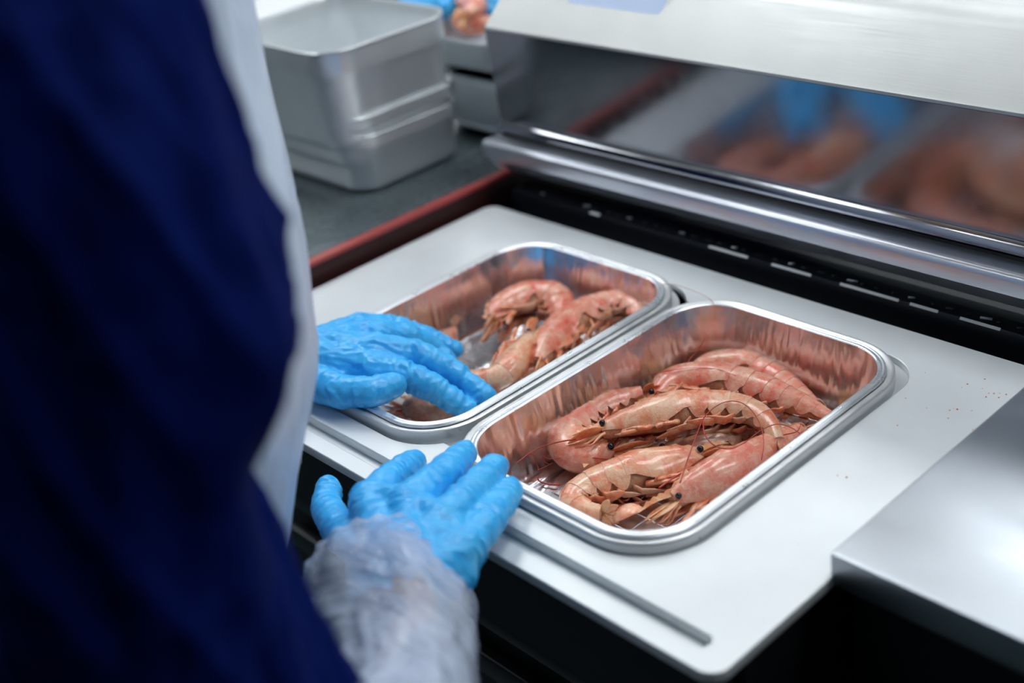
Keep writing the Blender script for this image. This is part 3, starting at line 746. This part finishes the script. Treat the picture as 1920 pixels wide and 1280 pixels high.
# ------------------------------------------------------------------ gloved hands
def hand_mesh(fingers, palm, voxel=.105, seed=0, wrist=None):
    """fingers: list of (points, radii); palm: list of (points, radii). Returns V,F of one continuous glove"""
    gg = G()
    for P, R in fingers: blobs(gg, P, [r*1.17 for r in R], .3)
    for P, R in palm: blobs(gg, P, [r*1.1 for r in R], .3)
    V, Fc, N = remesh(gg, voxel, 5)
    # creases across the fingers: ridges perpendicular to the finger's own axis
    V2 = V.copy()
    segs = []
    for fi, (P, R) in enumerate(fingers):
        P = np.asarray(P, float); acc = 0
        for i in range(len(P)-1):
            L = np.linalg.norm(P[i+1]-P[i]); segs.append((P[i], P[i+1], R[i], R[i+1], acc, fi, i, len(P)-1)); acc += L
    Ax = []
    bestd = np.full(len(V), 9e9); U = np.zeros(len(V)); FI = np.zeros(len(V)); WT = np.zeros(len(V))
    for a, b, r0, r1, acc, fi, i, n in segs:
        ab = b-a; L2 = ab@ab; t = np.clip(((V-a)@ab)/L2, 0, 1); d = np.linalg.norm(V-(a+t[:, None]*ab), axis=1)-(r0+(r1-r0)*t)
        k = d < bestd; bestd[k] = d[k]; U[k] = acc+t[k]*math.sqrt(L2); FI[k] = fi; WT[k] = 1.0 if i > 0 else t[k]
    for i in range(len(V)):
        x, y, z = V[i]; 
        w = max(0, 1-max(bestd[i], 0)/.4)*WT[i]
        u = U[i]+.35*nz(x*1.2+seed, y*1.2, z*1.2)
        cre = (abs(nz(u*1.9, FI[i]*7.3+seed, nz(x, y, z)*.5))**.8)*-.24
        fine = nz(u*6, x*1.1+seed, y*1.1+FI[i]*3)*.03
        gen = nz(x*.9+seed, y*.9, z*.9)*.09+nz(x*2.6, y*2.6+seed, z*2.6)*.035
        rid = -abs(nz(x*.8+y*.8+seed, (y-x)*2.0, z*.8))*.18
        V2[i] = V[i]+N[i]*(w*(cre+fine)+(1-w)*(gen+rid))
    return V2, Fc
def A(*q): return at(*q)
FORE = [atd(708, 1096, 55.2), atd(722, 1130, 53.8), atd(742, 1180, 51.6), atd(762, 1240, 49.2), atd(768, 1320, 47), atd(735, 1420, 44.6), atd(650, 1490, 42.6)]
# right hand (lower in the picture), resting on the front left corner of the right tray
wr_r = A(772, 1085, 2.2)
kn = {'i': A(694, 940, 1.9), 'm': A(765, 950, 2.35), 'r': A(826, 985, 2.3), 'p': A(874, 1025, 1.9)}
fin_r = [
 ([kn['i'], A(722, 908, 1.8), A(748, 884, 1.45), A(776, 866, 1.1)], [.80, .74, .68, .58]),
 ([kn['m'], A(806, 910, 2.2), A(842, 878, 1.9), A(872, 850, 1.45)], [.86, .79, .73, .62]),
 ([kn['r'], A(868, 940, 2.2), A(902, 905, 1.9), A(928, 875, 1.45)], [.86, .78, .72, .62]),
 ([kn['p'], A(908, 985, 1.8), A(936, 950, 1.5), A(957, 918, 1.2)], [.82, .74, .66, .56]),
 ([A(700, 1040, 1.2), A(640, 1000, .6), A(612, 950, .2), A(616, 915, .2)], [.95, .80, .72, .60])]
palm_r = [([kn[k], wr_r+(A(740+20*i, 1085, 2.0)-wr_r)*.6], [.95, 1.15]) for i, k in enumerate('imrp')]
wrc = atd(745, 1070, 53.3)
palm_r += [([wrc, FORE[2]], [2.0, 1.7])]
palm_r += [([kn['i'], kn['m'], kn['r'], kn['p']], [.85, .9, .9, .85]), ([A(730, 1020, 1.6), A(800, 1040, 1.8), A(850, 1075, 1.4)], [1.1, 1.2, 1.0]), ([A(700, 1040, 1.2), wr_r], [1.0, 1.25])]
# left hand reaching into the left tray, thumb towards the camera
wr_l = A(560, 668, 1.8)
fin_l = [
 ([A(690, 690, 1.3), A(752, 700, .9), A(815, 728, -.2), A(874, 768, -1.5)], [.88, .80, .74, .62]),
 ([A(700, 658, 1.6), A(775, 662, 1.0), A(845, 695, -.2), A(908, 742, -1.5)], [.88, .80, .72, .62]),
 ([A(690, 630, 1.5), A(755, 628, .7), A(805, 648, -.6), A(850, 690, -1.9)], [.84, .76, .68, .58]),
 ([A(670, 612, 1.1), A(735, 612, .3), A(795, 628, -.6), A(852, 655, -1.7)], [.76, .68, .60, .52]),
 ([A(590, 715, 1.0), A(640, 735, 1.2), A(695, 735, 1.3), A(738, 722, 1.2)], [.95, .86, .80, .66])]
palm_l = [([wr_l, A(690, 690, 1.2)], [1.4, .95]), ([wr_l, A(700, 655, 1.5)], [1.4, .95]), ([wr_l, A(690, 628, 1.4)], [1.35, .9]), ([wr_l, A(660, 618, 1.0)], [1.2, .85]),
          ([A(620, 640, 1.2), A(620, 700, 1.0)], [1.0, 1.1]), ([wr_l, A(500, 672, 2.0)], [1.4, 1.3])]

# ------------------------------------------------------------------ the person
el_r = atd(520, 1490, 41)           # right elbow
sh_r = atd(0, -160, 35)             # right shoulder
LEAN = [(50, -15, -7), (42, -15, -7.5), (35, -15.2, -8), (30, -15.4, -9), (25, -14.4, -10), (20, -12.6, -11.5), (15, -9.9, -13), (10, -8.4, -14.5), (5, -8.8, -16.5), (0, -9.7, -18), (-5, -11, -19), (-10, -12, -20), (-20, -13, -22), (-40, -14, -22), (-80, -14, -20)]
def tc(z):                           # the torso's axis leans forward over the machine
    a = sorted(LEAN); return (float(np.interp(z, [q[0] for q in a], [q[1] for q in a])), float(np.interp(z, [q[0] for q in a], [q[2] for q in a])))
per = tag(empty('person', (-14, -20, ZF)), 'person in a dark blue coat and white plastic apron, blue gloves, packing the trays', 'person')
def loft_body(levels, n=48):
    return [[(cx+rx*math.cos(a), cy+ry*math.sin(a), z) for a in np.linspace(0, 2*PI, n, endpoint=False)] for cx, cy, rx, ry, z in levels]
cx, cy = tc(33)
zs = sh_r[2]
sh_l = np.array([cx-14, cy+1, zs-1])
el_l = np.array([cx-16, cy-1, zs-21.])
# body: one continuous surface (head, neck, torso, arms, legs)
gb = G()
hd = np.array([cx+1.5, cy+9, zs+19.])
blobs(gb, [(cx, cy+2, zs+1), (cx+1, cy+6, zs+10)], [4.6, 4.2])
gb.sphere(hd, 7.6, 24, 16, (.92, 1.06, 1.25))
gb.sphere(hd+np.array([.2, 7.8, -1.5]), 1.3, 12, 8, (.8, 1, 1.5)); gb.sphere(hd+np.array([.2, 6.6, -6.5]), 3.0, 14, 9)
for e in (1, -1): gb.sphere(hd+np.array([e*7.0, .4, -1]), 1.5, 10, 8, (.5, .9, 1.3))
blobs(gb, [(*tc(z), z) for z in (-14, -5, 5, 15, 24)], [8.5, 8.5, 8.5, 8.5, 8.5], .3, (1.25, .8, 1))
blobs(gb, [(cx-10, cy, zs-3), (cx+10, cy, zs-3)], [5, 5])
ARM = [sh_r, atd(180, 300, 34), atd(245, 600, 35), atd(205, 870, 36), atd(290, 1130, 37.5), atd(400, 1330, 39.5), el_r]
for e, sh, el, wr in ((1, sh_r, el_r, wr_r), (-1, sh_l, el_l, wr_l)):
    if e == 1: blobs(gb, ARM, [2.8]*4+[2.7, 2.6, 2.4]); blobs(gb, [el_r]+FORE[::-1][:5]+[wr_r], [2.4, 2.2, 2.1, 2.0, 1.9, 1.8, 1.4])
    else: blobs(gb, [sh+np.array([-e*3, 0, -3]), (sh+el)/2, el], [3.2, 2.8, 2.4]); blobs(gb, [el, (el+wr)/2, wr], [2.4, 2.1, 1.3])
    hx, hy = tc(-14); blobs(gb, [(hx+e*5.5, hy, -12), (hx+e*6, hy+1, -42), (hx+e*6, hy+1, ZF+5)], [7, 4.8, 3.2]); blobs(gb, [(hx+e*6, hy+1, ZF+3), (hx+e*6.5, hy+10, ZF+2.2)], [2.8, 2.2])
V, Fc, N = remesh(gb, .6, 4)
mk('body', V, Fc, M_SKIN, per)
for e in (1, -1):
    G().sphere(hd+np.array([e*2.7, 6.5, .2]), .8, 12, 8).obj('eye', M_EYE, per)
G().tube([hd+np.array([-2, 7.4, -4.4]), hd+np.array([.2, 7.8, -4.6]), hd+np.array([2.3, 7.4, -4.4])], [.2, .4, .2], 8).obj('mouth', M_RED, per)
gc = G(); gc.sphere(hd+np.array([0, -.8, 2.0]), 8.4, 28, 18, (.97, 1.05, 1.15)); V = np.array(gc.V); V[:, 2] = np.maximum(V[:, 2], hd[2]+1.2-.25*(hd[1]-V[:, 1])*-1*.6)
mk('cap', V, gc.F, M_CAP, per)
# trousers and boots
cxh, cyh = tc(-20)
gt = G()
for e in (1, -1): blobs(gt, [(cxh+e*5.5, cyh, -16), (cxh+e*6, cyh+.5, -42), (cxh+e*6, cyh-.5, ZF+9)], [8, 5.8, 4.4])
V, Fc, N = remesh(gt, .7, 4); mk('trousers', V, Fc, M_TROUSER, per)
for e in (1, -1):
    gs = G(); blobs(gs, [(cxh+e*6, cyh-.5, ZF+12), (cxh+e*6, cyh-1, ZF+3.9)], [4.9, 3.9]); blobs(gs, [(cxh+e*6, cyh-1, ZF+3.6), (cxh+e*6.6, cyh+10, ZF+2.9)], [3.6, 2.9])
    V, Fc, N = remesh(gs, .6, 3); V[:, 2] = np.maximum(V[:, 2], ZF); mk('boot', V, Fc, M_CAP, per)
# coat: torso, collar and sleeves fused, with long hanging folds
gk = G()
lev = [(*tc(z), rx, ry, z) for z, rx, ry in ((-34, 15.5, 10), (-20, 14, 9.4), (-6, 12.8, 9), (5, 12.5, 8.8), (15, 12.8, 8.8), (24, 12.8, 8.6))]+[(cx, cy, 11.5, 7.5, zs+3), (cx, cy+1.5, 6, 6, zs+7)]
gk.loft(loft_body(lev), True, True)
def limb(P, R, n=60):
    Q, kp, L = cr(P, n); return Q, np.interp(kp, range(len(R)), R)
Qr, Rr = limb([sh_r+np.array([-6, 0, 1]), sh_r, atd(180, 300, 34), atd(245, 600, 35), atd(205, 870, 36), atd(290, 1130, 37.5), atd(400, 1330, 39.5), el_r, FORE[6], FORE[5], FORE[4], FORE[3], FORE[2]], [5.0, 4.7, 4.2, 4.4, 4.1, 4.3, 4.2, 3.9, 3.0, 2.5, 2.35, 2.3, 2.25])
blobs(gk, Qr[::2], Rr[::2], .35)
Ql, Rl = limb([sh_l+np.array([6, 0, 1]), sh_l, (sh_l+el_l)/2, el_l, el_l*.55+wr_l*.45], [4.8, 4.8, 4.4, 4.0, 3.2])
blobs(gk, Ql[::2], Rl[::2], .35)
V, Fc, N = remesh(gk, .35, 6)
# fold ridges: follow the sleeve axis on the arm and hang down on the torso
Ua = (el_r-sh_r)/np.linalg.norm(el_r-sh_r)
for i in range(len(V)):
    x, y, z = V[i]; p = V[i]-sh_r; h = p@Ua; q = p-Ua*h; a = math.atan2(q[1], q[0])
    rg = lambda v: (1-abs(v)*3.2 if abs(v) < .31 else 0)
    f = nz(a*2.0+h*.08, h*.07, 3.1)*.8+rg(nz(a*1.6+h*.10, h*.05, 7.7))*1.0+rg(nz(a*2.6-h*.12, h*.08, 1.7))*.6+nz(a*5+h*.1, h*.14, 9)*.4
    V[i] += N[i]*(f*.55-.35)
mk('coat', V, Fc, M_COAT, per)
# apron: curved sheet over the chest and the belly, hanging clear of the coat
def apron():
    rows, n = 60, 60; outer = []; inner = []
    for i in range(rows+1):
        z = 31-i*(31+46)/rows
        ax, ay = tc(z); o1, o2 = [], []
        for k in range(n+1):
            a = math.radians(-15+210*k/n)
            f = .35*nz(a*3.0+1, z*.06, 2)+.45*nz(a*7, z*.09, 5)+.12*nz(a*14, z*.3, 1)
            rx, ry = 14.3+f, 10.3+f
            o1.append((ax+rx*math.cos(a), ay+ry*math.sin(a), z)); o2.append((ax+(rx-.15)*math.cos(a), ay+(ry-.15)*math.sin(a), z))
        outer.append(o1); inner.append(o2)
    gg = G(); gg.loft([a_+b_[::-1] for a_, b_ in zip(outer, inner)], True, True)
    o = gg.obj('apron', M_APRON, per); o['label'] = 'white plastic apron'
    return o
apron()
for nm, fin, plm, seed, lab in (('glove', fin_r, palm_r, 3., 'blue glove on the right hand, lower in the picture'), ('glove', fin_l, palm_l, 8., 'blue glove on the left hand reaching into the tray')):
    V, Fc = hand_mesh(fin, plm, .10, seed)
    mk(nm, V, Fc, M_GLOVE, per)
# clear plastic over-sleeves: gathered at the wrist, ballooning over the forearm
def oversleeve(P, R, seed, n=140, m_=96):
    Q, Rr_ = limb(P, R, n); up = np.array([0, 0, 1.]); outer = []; inner = []
    for i in range(n):
        t = Q[min(i+1, n-1)]-Q[max(i-1, 0)]; t /= np.linalg.norm(t); a_ = up-t*(up@t); a_ /= np.linalg.norm(a_); b_ = np.cross(t, a_); up = a_
        o1, o2 = [], []
        for k in range(m_):
            q = 2*PI*k/m_; u = i/n
            c_, s_ = math.cos(q), math.sin(q)
            f = .25*nz(c_*1.5+seed, s_*1.5, u*3)+.34*abs(nz(c_*2.0+seed+u*3, s_*2.0, u*4+3))+.22*abs(nz(c_*3.2-u*4, s_*3.2+seed, u*7))
            if u < .12: f *= .4+u*5; f += .10*math.sin(q*22)*(1-u/.12)
            r = Rr_[i]*(1+.30*(f-.1))
            o1.append(Q[i]+(a_*c_+b_*s_)*r); o2.append(Q[i]+(a_*c_+b_*s_)*(r-.05))
        outer.append(o1); inner.append(o2)
    gg = G(); gg.loft(outer+inner[::-1]); 
    o = gg.obj('plastic_sleeve', M_FILM, per); return o
fw = wr_r-el_r
oversleeve(FORE+[el_r], [3.45, 3.6, 3.3, 2.75, 2.5, 3.0, 3.7, 4.3], 1.)
fl = wr_l-el_l
oversleeve([wr_l-fl*.03, wr_l-fl*.12, wr_l-fl*.3, wr_l-fl*.6], [1.9, 2.3, 2.9, 3.6], 5.)

# second worker: gloved hands over the steel pan
p2 = tag(empty('person', (-40, 62, ZF)), 'second worker behind the counter, blue gloved hands over the steel pan', 'person')
for e, (bx, by) in ((1, (-28.8, 36.0)), (-1, (-39.4, 34.5))):
    b = np.array([bx, by, 11.6]); fin = []
    dv = np.array([.55*-e, -.8, -.25])
    for k in range(4):
        o_ = np.array([.9, .25, 0])*(k-1.5)*1.5
        fin.append(([b+o_, b+o_+dv*1.9, b+o_+dv*3.4+np.array([0, 0, -.8])], [.95, .85, .7]))
    fin.append(([b+np.array([e*1.0, .5, 0]), b+np.array([-e*3.2, -1.6, -.6]), b+np.array([-e*4.2, -2.8, -1.2])], [1., .9, .7]))
    plm = [([b+np.array([-2.2, 0, 0]), b+np.array([2.2, .6, 0])], [1.3, 1.3]), ([b, b-dv*4], [2.0, 1.7])]
    V, Fc = hand_mesh(fin, plm, .3, 2.)
    mk('glove', V, Fc, M_GLOVE, p2)
gb = G()
blobs(gb, [(-40, 66, -16), (-40, 66, 22), (-40, 66, 32)], [10, 9.5, 8], .3, (1.2, .8, 1)); blobs(gb, [(-52, 66, 36), (-28, 66, 36)], [5, 5])
blobs(gb, [(-40, 65, 38), (-40, 64, 46)], [4.5, 4.2]); gb.sphere((-40, 63, 54), 7.4, 24, 16, (.92, 1.05, 1.25)); gb.sphere((-40, 55.2, 52.6), 1.3); gb.sphere((-40, 57, 48), 3)
for e, h in ((1, (-29, 40, 13)), (-1, (-40, 38.5, 13))):
    blobs(gb, [(-40+e*12, 66, 35), (-40+e*15, 62, 18)], [4, 3]); blobs(gb, [(-40+e*15, 62, 18), h], [3, 1.9])
    blobs(gb, [(-40+e*5.5, 66, -14), (-40+e*6, 66, -42), (-40+e*6, 66, ZF+5)], [7, 4.8, 3.2]); blobs(gb, [(-40+e*6, 66, ZF+3), (-40+e*6, 57, ZF+2.4)], [2.6, 2.2])
V, Fc, N = remesh(gb, .7, 4); mk('body', V, Fc, M_SKIN, p2)
gk = G(); gk.loft(loft_body([(-40, 66, 17, 12, -34), (-40, 66, 15, 11, 0), (-40, 66, 15.5, 11, 22), (-40, 66, 13, 8, 38), (-40, 65, 6, 6, 42)]), True, True)
for e in (1, -1): blobs(gk, [(-40+e*12, 66, 35), (-40+e*15, 62, 18)], [6, 5]); blobs(gk, [(-40+e*15, 62, 18), (-34+e*6, 47, 14.5)], [5, 3.2])
V, Fc, N = remesh(gk, .7, 4); mk('coat', V, Fc, M_COAT, p2)

for o in bpy.data.objects:
    if '_org' in o: del o['_org']
